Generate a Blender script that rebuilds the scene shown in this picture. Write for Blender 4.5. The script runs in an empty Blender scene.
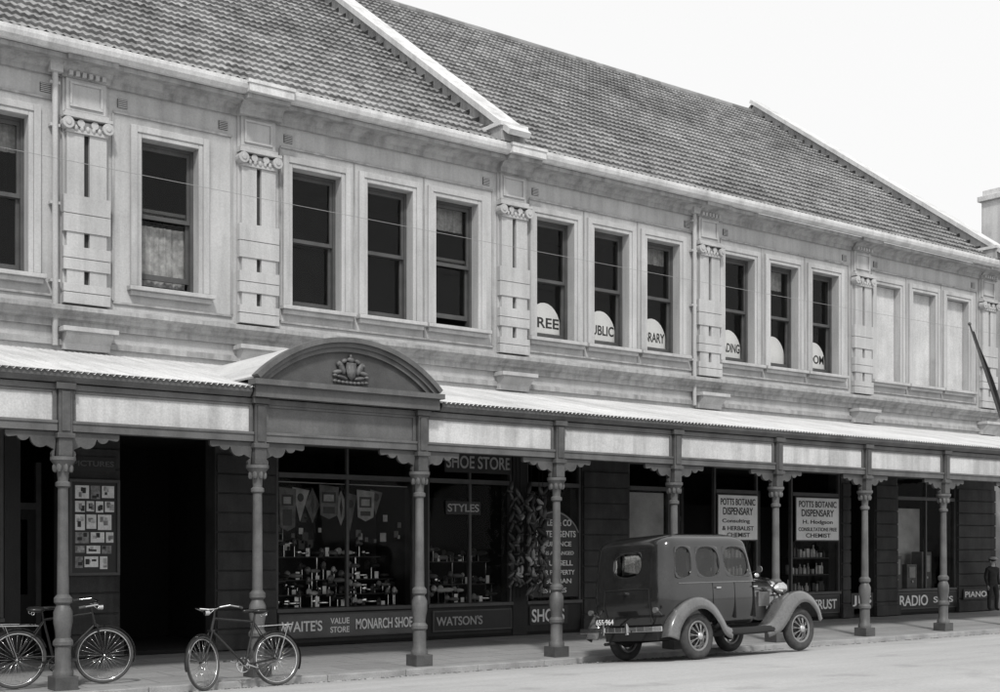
import bpy, bmesh, math, random
from mathutils import Vector, Matrix
random.seed(7)
S=bpy.context.scene
COL=S.collection
# ------------------------------------------------------------------ helpers
def link(o,parent=None):
    COL.objects.link(o)
    if parent is not None: o.parent=parent
    return o
def empty(name,loc=(0,0,0),rot=(0,0,0)):
    e=bpy.data.objects.new(name,None); e.location=loc; e.rotation_euler=rot
    e.empty_display_size=.2
    COL.objects.link(e); return e

class MB:
    def __init__(s): s.v=[];s.f=[];s.m=[]
    def add(s,vs,fs,mi=0):
        o=len(s.v); s.v+= [tuple(v) for v in vs]
        for f in fs: s.f.append(tuple(i+o for i in f)); s.m.append(mi)
    def box(s,x0,x1,y0,y1,z0,z1,mi=0):
        vs=[(x0,y0,z0),(x1,y0,z0),(x1,y1,z0),(x0,y1,z0),(x0,y0,z1),(x1,y0,z1),(x1,y1,z1),(x0,y1,z1)]
        s.add(vs,[(0,3,2,1),(4,5,6,7),(0,1,5,4),(1,2,6,5),(2,3,7,6),(3,0,4,7)],mi)
    def obox(s,c,half,M,mi=0):
        vs=[]
        for sx,sy,sz in [(-1,-1,-1),(1,-1,-1),(1,1,-1),(-1,1,-1),(-1,-1,1),(1,-1,1),(1,1,1),(-1,1,1)]:
            vs.append(Vector(c)+M@Vector((sx*half[0],sy*half[1],sz*half[2])))
        s.add(vs,[(0,3,2,1),(4,5,6,7),(0,1,5,4),(1,2,6,5),(2,3,7,6),(3,0,4,7)],mi)
    def prof(s,pts,x0,x1,mi=0):   # pts (y,z) swept along x
        n=len(pts)
        vs=[(x0,p[0],p[1]) for p in pts]+[(x1,p[0],p[1]) for p in pts]
        fs=[(i,(i+1)%n,n+(i+1)%n,n+i) for i in range(n)]
        fs+=[tuple(range(n-1,-1,-1)),tuple(range(n,2*n))]
        s.add(vs,fs,mi)
    def profxz(s,pts,y0,y1,mi=0):
        n=len(pts)
        vs=[(p[0],y0,p[1]) for p in pts]+[(p[0],y1,p[1]) for p in pts]
        fs=[(i,(i+1)%n,n+(i+1)%n,n+i) for i in range(n)]
        fs+=[tuple(range(n-1,-1,-1)),tuple(range(n,2*n))]
        s.add(vs,fs,mi)
    def tube(s,p0,p1,r0,r1=None,n=8,mi=0):
        if r1 is None: r1=r0
        p0=Vector(p0);p1=Vector(p1);d=(p1-p0)
        if d.length<1e-6: return
        d.normalize(); a=d.orthogonal().normalized(); b=d.cross(a)
        vs=[]
        for p,r in ((p0,r0),(p1,r1)):
            for i in range(n):
                t=2*math.pi*i/n
                vs.append(p+a*math.cos(t)*r+b*math.sin(t)*r)
        fs=[(i,(i+1)%n,n+(i+1)%n,n+i) for i in range(n)]+[tuple(range(n-1,-1,-1)),tuple(range(n,2*n))]
        s.add(vs,fs,mi)
    def path(s,pts,r,n=8,mi=0):
        for a,b in zip(pts[:-1],pts[1:]):
            s.tube(a,b,r,r,n,mi)
        for p in pts[1:-1]: s.ell(p,(r,r,r),mi,6,4)
    def lathe(s,cx,cy,pr,n=16,mi=0,z0=0):
        vs=[];m=len(pr)
        for r,z in pr:
            for i in range(n):
                t=2*math.pi*(i+.5)/n; vs.append((cx+r*math.cos(t),cy+r*math.sin(t),z+z0))
        fs=[]
        for j in range(m-1):
            for i in range(n):
                fs.append((j*n+i,j*n+(i+1)%n,(j+1)*n+(i+1)%n,(j+1)*n+i))
        fs.append(tuple(range(n-1,-1,-1))); fs.append(tuple((m-1)*n+i for i in range(n)))
        s.add(vs,fs,mi)
    def ell(s,c,r,mi=0,n=12,k=8,M=None):
        vs=[];c=Vector(c)
        for j in range(1,k):
            ph=math.pi*j/k
            for i in range(n):
                t=2*math.pi*i/n
                v=Vector((r[0]*math.sin(ph)*math.cos(t),r[1]*math.sin(ph)*math.sin(t),r[2]*math.cos(ph)))
                vs.append(c+(M@v if M else v))
        a=len(vs); u=Vector((0,0,r[2])); vs.append(c+(M@u if M else u)); vs.append(c-(M@u if M else u))
        fs=[]
        for j in range(k-2):
            for i in range(n): fs.append((j*n+i,(j+1)*n+i,(j+1)*n+(i+1)%n,j*n+(i+1)%n))
        for i in range(n):
            fs.append((a,i,(i+1)%n)); fs.append((a+1,(k-2)*n+(i+1)%n,(k-2)*n+i))
        s.add(vs,fs,mi)
    def torus(s,c,R,r,mi=0,n=40,k=10,axis='y',sy=1.0):
        vs=[]
        for i in range(n):
            t=2*math.pi*i/n
            for j in range(k):
                p=2*math.pi*j/k
                rr=R+r*math.cos(p); h=r*math.sin(p)*sy
                vs.append((c[0]+rr*math.cos(t),c[1]+h,c[2]+rr*math.sin(t)))
        fs=[(i*k+j,i*k+(j+1)%k,((i+1)%n)*k+(j+1)%k,((i+1)%n)*k+j) for i in range(n) for j in range(k)]
        s.add(vs,fs,mi)
    def make(s,name,mats,parent=None,smooth=False,bevel=0,sub=0,angle=None):
        me=bpy.data.meshes.new(name); me.from_pydata(s.v,[],s.f)
        for m in mats: me.materials.append(m)
        me.polygons.foreach_set('material_index',s.m)
        bm=bmesh.new(); bm.from_mesh(me); bmesh.ops.recalc_face_normals(bm,faces=bm.faces)
        bm.to_mesh(me); bm.free()
        if smooth:
            me.polygons.foreach_set('use_smooth',[True]*len(me.polygons))
            if angle is not None:
                try: me.set_sharp_from_angle(angle=math.radians(angle))
                except Exception: pass
        me.update()
        o=bpy.data.objects.new(name,me); link(o,parent)
        if bevel:
            b=o.modifiers.new('bev','BEVEL'); b.width=bevel; b.segments=2; b.limit_method='ANGLE'
        if sub:
            b=o.modifiers.new('sub','SUBSURF'); b.levels=sub; b.render_levels=sub
        return o

def g(v): return (v,v,v*0.99,1)
def newmat(name):
    m=bpy.data.materials.new(name); m.use_nodes=True
    nt=m.node_tree; b=nt.nodes['Principled BSDF']; return m,nt,b
def math_node(nt,op,a,b=None,clamp=False):
    n=nt.nodes.new('ShaderNodeMath'); n.operation=op; n.use_clamp=clamp
    for i,x in enumerate((a,b)):
        if x is None: continue
        if isinstance(x,(int,float)): n.inputs[i].default_value=x
        else: nt.links.new(x,n.inputs[i])
    return n.outputs[0]
def noise(nt,vec,scale,detail=4,rough=.55,mp=None):
    if mp is not None:
        k=nt.nodes.new('ShaderNodeMapping'); k.inputs['Scale'].default_value=mp
        nt.links.new(vec,k.inputs['Vector']); vec=k.outputs[0]
    n=nt.nodes.new('ShaderNodeTexNoise'); n.inputs['Scale'].default_value=scale
    n.inputs['Detail'].default_value=detail; n.inputs['Roughness'].default_value=rough
    nt.links.new(vec,n.inputs['Vector']); return n.outputs['Fac']
def remap(nt,x,a,b,c,d):
    n=nt.nodes.new('ShaderNodeMapRange'); nt.links.new(x,n.inputs[0])
    for i,v in enumerate((a,b,c,d)): n.inputs[i+1].default_value=v
    return n.outputs[0]
def mat(name,base,rough=.8,var=.2,scale=1.2,bump=.15,bscale=60,streak=0.,metal=0.,fine=.12,smp=(3,3,.3),spec=.4,coat=0):
    m,nt,b=newmat(name)
    tc=nt.nodes.new('ShaderNodeTexCoord').outputs['Object']
    v=remap(nt,noise(nt,tc,scale,5),.3,.7,1-var,1+var)
    f=remap(nt,noise(nt,tc,bscale,3),.3,.7,1-fine,1+fine)
    v=math_node(nt,'MULTIPLY',v,f)
    if streak:
        st=remap(nt,noise(nt,tc,1.6,5,.6,mp=smp),.42,.72,1,1-streak)
        v=math_node(nt,'MULTIPLY',v,st)
        st=remap(nt,noise(nt,tc,2.2,6,.7),.55,.72,1,1-streak*.6)
        v=math_node(nt,'MULTIPLY',v,st)
    v=math_node(nt,'MULTIPLY',v,base)
    cc=nt.nodes.new('ShaderNodeCombineColor')
    for i in range(3): nt.links.new(v,cc.inputs[i])
    nt.links.new(cc.outputs[0],b.inputs['Base Color'])
    b.inputs['Roughness'].default_value=rough; b.inputs['Metallic'].default_value=metal
    b.inputs['Specular IOR Level'].default_value=spec
    b.inputs['Coat Weight'].default_value=coat
    if bump:
        bp=nt.nodes.new('ShaderNodeBump'); bp.inputs['Strength'].default_value=bump; bp.inputs['Distance'].default_value=.02
        nt.links.new(noise(nt,tc,bscale,4),bp.inputs['Height']); nt.links.new(bp.outputs[0],b.inputs['Normal'])
    return m
def glassmat(name,tint=.8,refl=.07,k=.6):
    m=bpy.data.materials.new(name); m.use_nodes=True; nt=m.node_tree; nt.nodes.clear()
    o=nt.nodes.new('ShaderNodeOutputMaterial'); mx=nt.nodes.new('ShaderNodeMixShader')
    t=nt.nodes.new('ShaderNodeBsdfTransparent'); t.inputs[0].default_value=g(tint)
    gl=nt.nodes.new('ShaderNodeBsdfGlossy'); gl.inputs['Roughness'].default_value=.03; gl.inputs[0].default_value=g(.9)
    lw=nt.nodes.new('ShaderNodeLayerWeight'); lw.inputs[0].default_value=.3
    tc=nt.nodes.new('ShaderNodeTexCoord').outputs['Object']
    bp=nt.nodes.new('ShaderNodeBump'); bp.inputs['Strength'].default_value=.12; bp.inputs['Distance'].default_value=.05
    nt.links.new(noise(nt,tc,1.7,2),bp.inputs['Height']); nt.links.new(bp.outputs[0],gl.inputs['Normal'])
    f=math_node(nt,'MULTIPLY',lw.outputs['Fresnel'],k); f=math_node(nt,'ADD',f,refl*.4)
    nt.links.new(f,mx.inputs[0]); nt.links.new(t.outputs[0],mx.inputs[1]); nt.links.new(gl.outputs[0],mx.inputs[2])
    nt.links.new(mx.outputs[0],o.inputs[0]); return m

M_wall=mat('rendered_wall',.42,.88,.11,.6,.2,45,streak=.24,fine=.08)
M_trim=mat('stone_trim',.43,.88,.12,1.1,.2,50,streak=.26,fine=.08)
M_trimd=mat('weathered_trim',.34,.88,.2,1.3,.25,50,streak=.45,smp=(4,4,.5),fine=.08)
M_dark=mat('painted_shade_and_flashing',.04,.95)  # near-black: slot shade put into the colour; also vent backs, flashing steps
M_corn=mat('cornice_paint',.60,.75,.10,1.2,.1,50,streak=.3)
M_sash=mat('sash_timber',.07,.55,.2,4,.1,60)
M_glass=glassmat('window_glass',.88,.02,.34)
M_sglass=glassmat('shop_glass',.9,.0,.14)
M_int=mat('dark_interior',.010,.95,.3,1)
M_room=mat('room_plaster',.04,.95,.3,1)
M_curt=mat('curtain_cloth',.34,.9,.35,9,.4,30,streak=.3,smp=(18,18,.4))
M_board=mat('window_board',.52,.8,.12,2,.1,30,streak=.2)
M_white=mat('white_paint',.80,.6,.06,2,.03,60)
M_black=mat('black_paint',.02,.5,.1,2,.03,60)
M_zinc=mat('galvanised_iron',.56,.6,.16,.9,.05,40,streak=.3,smp=(6,.4,.4),metal=.0)
M_iron=mat('cast_iron_paint',.07,.45,.3,5,.12,60)
M_post=mat('post_paint',.11,.45,.3,4,.12,60,streak=.3)
M_beam=mat('verandah_timber',.11,.6,.25,3,.15,50,streak=.25)
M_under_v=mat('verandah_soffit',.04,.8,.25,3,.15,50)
M_panel=mat('fascia_panel',.52,.65,.15,1.3,.08,50,streak=.34)
M_dpanel=mat('dark_fascia_panel',.11,.6,.25,2,.08,50,streak=.2)
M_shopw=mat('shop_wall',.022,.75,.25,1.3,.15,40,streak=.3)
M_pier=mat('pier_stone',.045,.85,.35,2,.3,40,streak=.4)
M_brick=mat('side_brick',.25,.9,.25,1.5,.3,30,streak=.3)
M_chrome=mat('chrome_plate',.6,.18,.1,3,0,40,metal=1)

# ------------------------------------------------------------------ world, sun, camera
w=bpy.data.worlds.new("World"); S.world=w; w.use_nodes=True; nt=w.node_tree
bg=nt.nodes['Background']
sky=nt.nodes.new('ShaderNodeTexSky'); sky.sky_type='NISHITA'; sky.sun_disc=False
SUN_EL=math.radians(50); AZ=math.radians(212)
sky.sun_elevation=SUN_EL; sky.sun_rotation=AZ
sky.air_density=1.0; sky.dust_density=4.0
bw=nt.nodes.new('ShaderNodeRGBToBW'); nt.links.new(sky.outputs[0],bw.inputs[0])
mn=nt.nodes.new('ShaderNodeMix'); mn.data_type='FLOAT'; mn.inputs[0].default_value=.82
nt.links.new(bw.outputs[0],mn.inputs[2]); mn.inputs[3].default_value=11.2
nt.links.new(mn.outputs[0],bg.inputs[0]); bg.inputs[1].default_value=.1
sd=bpy.data.lights.new('sun','SUN'); sd.energy=2.7; sd.angle=math.radians(6); sd.color=(1,.99,.97)
so=bpy.data.objects.new('sun',sd); link(so)
dirv=Vector((math.sin(AZ)*math.cos(SUN_EL),math.cos(AZ)*math.cos(SUN_EL),math.sin(SUN_EL)))
so.rotation_euler=dirv.to_track_quat('Z','Y').to_euler(); so.location=dirv*40
cd=bpy.data.cameras.new('camera'); cam=bpy.data.objects.new('camera',cd); link(cam)
cam.location=(0,0,1.65); cam.rotation_euler=(math.radians(90),0,math.radians(-37.42))
cd.sensor_width=36; cd.lens=36*1.3; cd.shift_y=.201; cd.clip_end=2000; cd.clip_start=.1
S.camera=cam
S.view_settings.view_transform='Standard'; S.view_settings.look='None'; S.view_settings.exposure=0

# ------------------------------------------------------------------ ground
YP=14.99; YK=14.62; YF=18.5
XA,XB=-14.0,29.9
def zr(y):
    ks=[(-17,-.08),(-14,-.02),(-6,.16),(0,.22),(5,.21),(10,.145),(12.9,.055),(14.3,-.055),(14.62,-.085)]
    for (a,za),(b,zb) in zip(ks[:-1],ks[1:]):
        if a<=y<=b: return za+(zb-za)*(y-a)/(b-a)
    return -.085
def ground_mat(name,base,var,streak,cracks=0,joint=None):
    m,nt,b=newmat(name)
    tc=nt.nodes.new('ShaderNodeTexCoord').outputs['Object']
    v=remap(nt,noise(nt,tc,.35,6,.6),.3,.7,1-var,1+var)
    v=math_node(nt,'MULTIPLY',v,remap(nt,noise(nt,tc,22,5,.7),.3,.7,.88,1.12))
    v=math_node(nt,'MULTIPLY',v,remap(nt,noise(nt,tc,140,3,.7),.3,.7,.85,1.15))
    v=math_node(nt,'MULTIPLY',v,remap(nt,noise(nt,tc,1.0,5,.6,mp=(.12,1.3,1)),.4,.7,1,1-streak))
    v=math_node(nt,'MULTIPLY',v,remap(nt,noise(nt,tc,1.1,3,.5),.60,.72,1,.80))
    hgt=noise(nt,tc,90,4,.7)
    if joint:
        br=nt.nodes.new('ShaderNodeTexBrick'); nt.links.new(tc,br.inputs['Vector'])
        br.inputs['Scale'].default_value=1; br.inputs['Brick Width'].default_value=joint[0]; br.inputs['Row Height'].default_value=joint[1]
        br.inputs['Mortar Size'].default_value=.010; br.inputs['Color1'].default_value=g(1); br.inputs['Color2'].default_value=g(.86); br.inputs['Mortar'].default_value=g(.5)
        bwn=nt.nodes.new('ShaderNodeRGBToBW'); nt.links.new(br.outputs[0],bwn.inputs[0])
        v=math_node(nt,'MULTIPLY',v,bwn.outputs[0])
    v=math_node(nt,'MULTIPLY',v,base)
    cc=nt.nodes.new('ShaderNodeCombineColor')
    for i in range(3): nt.links.new(v,cc.inputs[i])
    nt.links.new(cc.outputs[0],b.inputs['Base Color']); b.inputs['Roughness'].default_value=.9
    bp=nt.nodes.new('ShaderNodeBump'); bp.inputs['Strength'].default_value=.35; bp.inputs['Distance'].default_value=.01
    nt.links.new(hgt,bp.inputs['Height']); nt.links.new(bp.outputs[0],b.inputs['Normal'])
    return m
M_road=ground_mat('road_surface',.38,.08,.16)
M_foot=ground_mat('footpath_paving',.30,.12,.14,joint=(.9,.6))
M_ground=ground_mat('ground_earth',.25,.2,.1)
M_kerb=mat('kerb_stone',.28,.85,.25,3,.3,50)
b=MB(); b.add([(-400,-400,-.2),(500,-400,-.2),(500,500,-.2),(-400,500,-.2)],[(0,1,2,3)]); b.make('ground',[M_ground])
b=MB()
ys=[-17,-14,-10,-6,-3,0,2.5,5,7.5,10,11.5,12.9,13.6,14.3,14.62]
vs=[(x,y,zr(y)) for y in ys for x in (-150,250)]
b.add(vs,[(2*i,2*i+1,2*i+3,2*i+2) for i in range(len(ys)-1)]); b.make('road',[M_road],smooth=True)
b=MB(); b.prof([(YK+.15,-.15),(YK+.15,.0),(24,.10),(24,-.15)],-150,250); b.make('footpath',[M_foot])
b=MB()
x=-60
while x<120:
    b.box(x+.004,x+1.196,YK,YK+.147,-.15,.004); x+=1.2
b.make('kerb',[M_kerb],bevel=.012)
b=MB(); b.box(-150,250,-21,-17,-.15,.05); b.make('footpath',[M_foot])
random.seed(77); b=MB()
for k in range(1400):
    x=random.uniform(2,32); y=14.60-abs(random.gauss(0,.10)); 
    if y<14.1: continue
    s_=random.uniform(.006,.022); z=zr(y)
    a=random.uniform(0,3.1); M=Matrix.Rotation(a,3,'Z')@Matrix.Rotation(random.uniform(-.5,.5),3,'X')
    b.obox((x,y,z+.004),(s_,s_*.5,.0025),M,random.choice((0,0,1)))
b.make('gutter_litter',[mat('dry_leaf_litter',.09,.9),mat('pale_grit',.4,.9)])

# ------------------------------------------------------------------ building
B=empty('commercial_building')
pil=[-8.55,-3.5,1.55,6.62,9.34,14.40,19.45,24.45,29.5]
wins=[]
for c in (-6.0,-1.0,4.02,11.85,16.87,21.87,26.92):
    for d in (-1.4,0,1.38): wins.append(c+d-.03)
wins.append(7.92); wins.sort()
HW=.45; ZS,ZH=5.5,7.70
b=MB()
b.box(XA,XB,YF,YF+.35,4.40,ZS); b.box(XA,XB,YF,YF+.35,ZH,8.5)
xs=XA
for c in wins:
    b.box(xs,c-HW,YF,YF+.35,ZS,ZH); xs=c+HW
b.box(xs,XB,YF,YF+.35,ZS,ZH)
b.box(XA-.3,XA,YF,33.5,0,8.5); b.box(XB-.0,XB+.04,YF+.36,33.5,0,8.5)
b.box(XA,XB,33.2,33.5,0,8.5)
for gx in (XA-.3,):
    b.prof([(YF+.2,8.5),(26,14.2),(33.5,8.5)],gx,gx+.3)
b.make('walls',[M_wall],B)
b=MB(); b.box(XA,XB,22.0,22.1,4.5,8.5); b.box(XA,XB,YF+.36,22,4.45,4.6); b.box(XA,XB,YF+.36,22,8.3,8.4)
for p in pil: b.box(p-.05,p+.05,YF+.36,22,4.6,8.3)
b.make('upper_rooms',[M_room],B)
b=MB()
for c in wins:
    l,r=c-HW,c+HW
    for (o,t,pr) in ((.0,.07,.03),(.07,.17,.05)):
        b.box(l-t,l-o,YF-pr,YF,ZS-.0,ZH+t); b.box(r+o,r+t,YF-pr,YF,ZS-.0,ZH+t)
        b.box(l-o,r+o,YF-pr,YF,ZH+o,ZH+t)
    b.prof([(YF+.2,ZS-.08),(YF-.15,ZS-.08),(YF-.15,ZS-.02),(YF+.2,ZS+.01)],l-.22,r+.22)
    b.box(l-.19,r+.19,YF-.09,YF,ZS-.15,ZS-.08)
b.make('window_architraves',[M_trim],B,bevel=.008)
b=MB()
for i,p in enumerate(pil[:-1]):
    q=pil[i+1]
    inb=[c for c in wins if p<c<q]
    b.box(p+.42,q-.42,YF-.025,YF,7.985,8.02)
    b.box(p+.42,q-.42,YF-.03,YF,5.20,5.235)
    b.box(p+.40,p+.435,YF-.022,YF,5.24,7.98); b.box(q-.435,q-.40,YF-.022,YF,5.24,7.98)
    for a,c in zip(inb[:-1],inb[1:]):
        mx=(a+c)/2
        b.box(mx-.014,mx+.014,YF-.014,YF,5.24,7.98)
b.make('wall_fillets',[M_trimd],B,bevel=.005)
b=MB()
for p in pil:
    b.box(p-.33,p+.33,YF-.04,YF,5.12,8.35,0)
    b.box(p-.045,p+.045,YF-.046,YF-.04,5.4,7.55,1)  # slot backing strip coloured dark to stand for shade between the shafts
    for z0,z1 in ((6.66,7.55),(5.93,6.14),(5.40,5.60)):
        for sx in (-1,1):
            xa,xb=sorted((p+sx*.04,p+sx*.29)); b.box(xa,xb,YF-.11,YF-.04,z0,z1,0)
    for z0,z1 in ((6.14,6.395),(6.405,6.66),(5.60,5.76),(5.77,5.93),(5.12,5.275),(5.285,5.40)):
        b.box(p-.34,p+.34,YF-.13,YF-.04,z0,z1,0)
    b.box(p-.30,p+.30,YF-.14,YF-.04,7.55,7.60,0)
    b.box(p-.28,p+.28,YF-.12,YF-.04,7.60,7.72,0)
    for sx in (-1,1):
        b.tube((p+sx*.29,YF-.19,7.67),(p+sx*.29,YF-.04,7.67),.085,.085,14,0)
        b.tube((p+sx*.29,YF-.205,7.67),(p+sx*.29,YF-.19,7.67),.035,.045,10,0)
        b.tube((p+sx*.10,YF-.16,7.69),(p+sx*.10,YF-.04,7.69),.055,.055,12,0)
    for k in range(-2,3): b.ell((p+k*.085,YF-.14,7.62),(.03,.03,.045),0,8,6)
    b.box(p-.36,p+.36,YF-.19,YF-.04,7.755,7.80,0)
    b.box(p-.32,p+.32,YF-.13,YF-.04,7.80,7.86,0)
    b.box(p-.29,p+.29,YF-.08,YF-.04,7.88,8.35,0)
    for (x0,x1,z0,z1) in ((-.24,.24,7.93,7.965),(-.24,.24,8.255,8.29),(-.24,-.205,7.966,8.254),(.205,.24,7.966,8.254)):
        b.box(p+x0,p+x1,YF-.105,YF-.08,z0,z1,0)
    for k in range(6): b.box(p-.27+k*.095,p-.215+k*.095,YF-.17,YF-.08,8.352,8.42,0)
    b.prof([(YF,4.46),(YF-.10,4.46),(YF-.12,4.55),(YF-.24,4.66),(YF-.24,4.77),(YF,4.77)],p-.34,p+.34,0)
    b.box(p-.40,p+.40,YF-.30,YF-.0,4.70,4.765,0)
b.make('pilasters',[M_trim,M_dark],B,bevel=.008)
b=MB()
b.prof([(YF,4.78),(YF-.07,4.78),(YF-.07,4.86),(YF-.13,4.89),(YF-.13,4.93),(YF-.23,5.0),(YF-.23,5.06),(YF,5.115)],XA,XB)
b.prof([(YF,4.52),(YF-.05,4.52),(YF-.05,4.60),(YF,4.62)],XA,XB)
b.make('string_course',[M_trimd],B,smooth=False)
b=MB()
base=[(YF,8.33),(YF-.06,8.33),(YF-.06,8.40),(YF-.10,8.42),(YF-.13,8.47),(YF-.20,8.50),(YF-.34,8.50),(YF-.34,8.57),(YF,8.60)]
b.prof(base,XA,XB)
brk=[p for p in pil if abs(p-9.34)<.1 or abs(p-14.4)<.1 or p<2]
for p in pil:
    d=.12 if p in brk else .05
    b.prof([(y-d if y<YF else y,z+.003) for y,z in base],p-.36,p+.36)
b.make('cornice',[M_trimd],B)
b=MB()
gut=[(YF-.34,8.575),(YF-.42,8.575),(YF-.49,8.62),(YF-.51,8.68),(YF-.51,8.74),(YF-.49,8.74),(YF-.47,8.66),(YF-.34,8.64)]
b.prof(gut,XA,XB)
for p in brk:
    b.box(p-.38,p+.38,YF-.55,YF-.30,8.578,8.70); b.box(p-.40,p+.40,YF-.57,YF-.3,8.70,8.752)
b.make('eaves_gutter',[M_corn],B,bevel=.004)
b=MB()
for p in pil:
    for sx in (-1,1):
        if p+sx*.7>XB: continue
        cx=p+sx*.56
        b.box(cx-.075,cx+.075,YF-.012,YF,8.08,8.21,0)
        for k in range(5): b.box(cx-.07,cx+.07,YF-.020,YF-.012,8.085+k*.026,8.098+k*.026,1)
b.make('wall_vents',[M_dark,M_trim],B)
b=MB()
for dx in (6.17,19.02,-3.95):
    b.tube((dx,YF-.09,4.5),(dx,YF-.09,8.45),.042,.042,10)
    for z in (5.4,6.5,7.6,8.2): b.box(dx-.07,dx+.07,YF-.10,YF,z,z+.04)
    b.box(dx-.09,dx+.09,YF-.17,YF-.02,8.36,8.52)
b.make('downpipes',[M_trim],B,smooth=True,angle=40)
bs=MB();bg_=MB();bc=MB();bb=MB()
for c in wins:
    l,r=c-HW,c+HW; y=YF+.17
    bs.box(l,l+.05,y,y+.14,ZS,ZH); bs.box(r-.05,r,y,y+.14,ZS,ZH)
    bs.box(l+.05,r-.05,y,y+.14,ZH-.05,ZH); bs.box(l+.05,r-.05,y-.02,y+.14,ZS,ZS+.05)
    bs.box(l+.05,l+.10,y+.02,y+.06,6.57,ZH-.05); bs.box(r-.10,r-.05,y+.02,y+.06,6.57,ZH-.05)
    bs.box(l+.10,r-.10,y+.02,y+.06,ZH-.11,ZH-.05); bs.box(l+.10,r-.10,y+.018,y+.062,6.57,6.63)
    up=random.choice((0,0,0,.0,.12))
    z0=ZS+.05+up; z1=6.61+up
    bs.box(l+.05,l+.10,y+.07,y+.11,z0,z1); bs.box(r-.10,r-.05,y+.07,y+.11,z0,z1)
    bs.box(l+.10,r-.10,y+.07,y+.11,z0,z0+.08); bs.box(l+.10,r-.10,y+.068,y+.112,z1-.05,z1)
    bg_.add([(l+.10,y+.04,6.6),(r-.10,y+.04,6.6),(r-.10,y+.04,ZH-.1),(l+.10,y+.04,ZH-.1)],[(0,1,2,3)])
    bg_.add([(l+.10,y+.09,z0+.05),(r-.10,y+.09,z0+.05),(r-.10,y+.09,z1),(l+.10,y+.09,z1)],[(0,1,2,3)])
    def cloth(za,zb,yy):
        n=26
        vs=[(l+.06+(r-l-.12)*i/n,yy+.012*math.sin(i*1.9+c)+.006*math.sin(i*.7),z) for z in (za,zb) for i in range(n+1)]
        bc.add(vs,[(i,i+1,n+2+i,n+1+i) for i in range(n)])
    if c>25:
        bb.box(l+.02,r-.02,y-.03,y-.01,ZS+.03,ZH-.01)
    elif abs(c-7.92)<.1: cloth(ZS+.1,6.5,y+.18)
    elif c<14 :
        h=random.choice((.0,.3,.0,.45))
        if h: cloth(ZS+.1,ZS+.1+h,y+.18)
        if random.random()<.4: cloth(ZH-.45,ZH,y+.22)
    elif random.random()<.5: cloth(ZH-random.uniform(.2,.5),ZH,y+.22)
bs.make('sash_frames',[M_sash],B); bg_.make('window_panes',[M_glass],B); bc.make('curtains',[M_curt],B,smooth=True); bb.make('window_boards',[M_board],B)

def tile_mat():
    m,nt,b=newmat('roof_tiles')
    tc=nt.nodes.new('ShaderNodeTexCoord').outputs['Object']
    sn=nt.nodes.new('ShaderNodeVectorMath'); sn.operation='SNAP'; nt.links.new(tc,sn.inputs[0]); sn.inputs[1].default_value=(.24,.27,100)
    wn=nt.nodes.new('ShaderNodeTexWhiteNoise'); wn.noise_dimensions='3D'; nt.links.new(sn.outputs[0],wn.inputs['Vector'])
    v=remap(nt,wn.outputs['Value'],0,1,.68,1.28)
    v=math_node(nt,'MULTIPLY',v,remap(nt,noise(nt,tc,.35,5,.6),.3,.7,.74,1.26))
    v=math_node(nt,'MULTIPLY',v,remap(nt,noise(nt,tc,30,4,.6),.3,.7,.85,1.15))
    v=math_node(nt,'MULTIPLY',v,.215)
    cc=nt.nodes.new('ShaderNodeCombineColor')
    for i in range(3): nt.links.new(v,cc.inputs[i])
    nt.links.new(cc.outputs[0],b.inputs['Base Color']); b.inputs['Roughness'].default_value=.85
    return m
M_tile=tile_mat()
EY,EZ=18.08,8.70; RY,RZ=26.0,14.45
def roof(x0,x1,name):
    L=math.hypot(RY-EY,RZ-EZ); ty,tz=(RY-EY)/L,(RZ-EZ)/L; ny,nz=-tz,ty
    nc=int(round((RY-EY)/.27)); step=L/nc
    xs=[];prf=[]
    x=x0; pitch=.24
    shape=((0,.0),(.25,.034),(.5,.006),(.75,.028))
    while x<x1:
        for fx,h in shape:
            xx=x+fx*pitch
            if xx<x1: xs.append(xx);prf.append(h)
        x+=pitch
    xs.append(x1);prf.append(0)
    nx=len(xs); v=[];f=[]
    for j in range(nc):
        for (a,lift) in ((j*step,.06),((j+1)*step,.008)):
            for xx,h in zip(xs,prf):
                hh=h+lift+random.uniform(-.004,.004)
                v.append((xx,EY+ty*a+ny*hh,EZ+tz*a+nz*hh))
    for r in range(2*nc-1):
        for i in range(nx-1):
            f.append((r*nx+i,r*nx+i+1,(r+1)*nx+i+1,(r+1)*nx+i))
    me=bpy.data.meshes.new(name); me.from_pydata(v,[],f); me.materials.append(M_tile); me.update()
    o=bpy.data.objects.new(name,me); link(o,B)
GP=(14.08,29.45)
roof(XA-.3,GP[0]-.18,'tiled_roof'); roof(GP[0]+.18,GP[1]-.18,'tiled_roof_bay')
b=MB(); b.add([(XA-.3,RY,RZ),(XB,RY,RZ),(XB,33.9,8.7),(XA-.3,33.9,8.7)],[(0,1,2,3)])
b.tube((XA-.3,RY,RZ+.03),(29.3,RY,RZ+.03),.11,.11,10)
b.make('roof_back_slope_and_ridge',[M_tile],B)
b=MB()
L=math.hypot(RY-EY,RZ-EZ); ty,tz=(RY-EY)/L,(RZ-EZ)/L; ny,nz=-tz,ty
def pt(a,h): return (EY+ty*a+ny*h,EZ+tz*a+nz*h)
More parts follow.
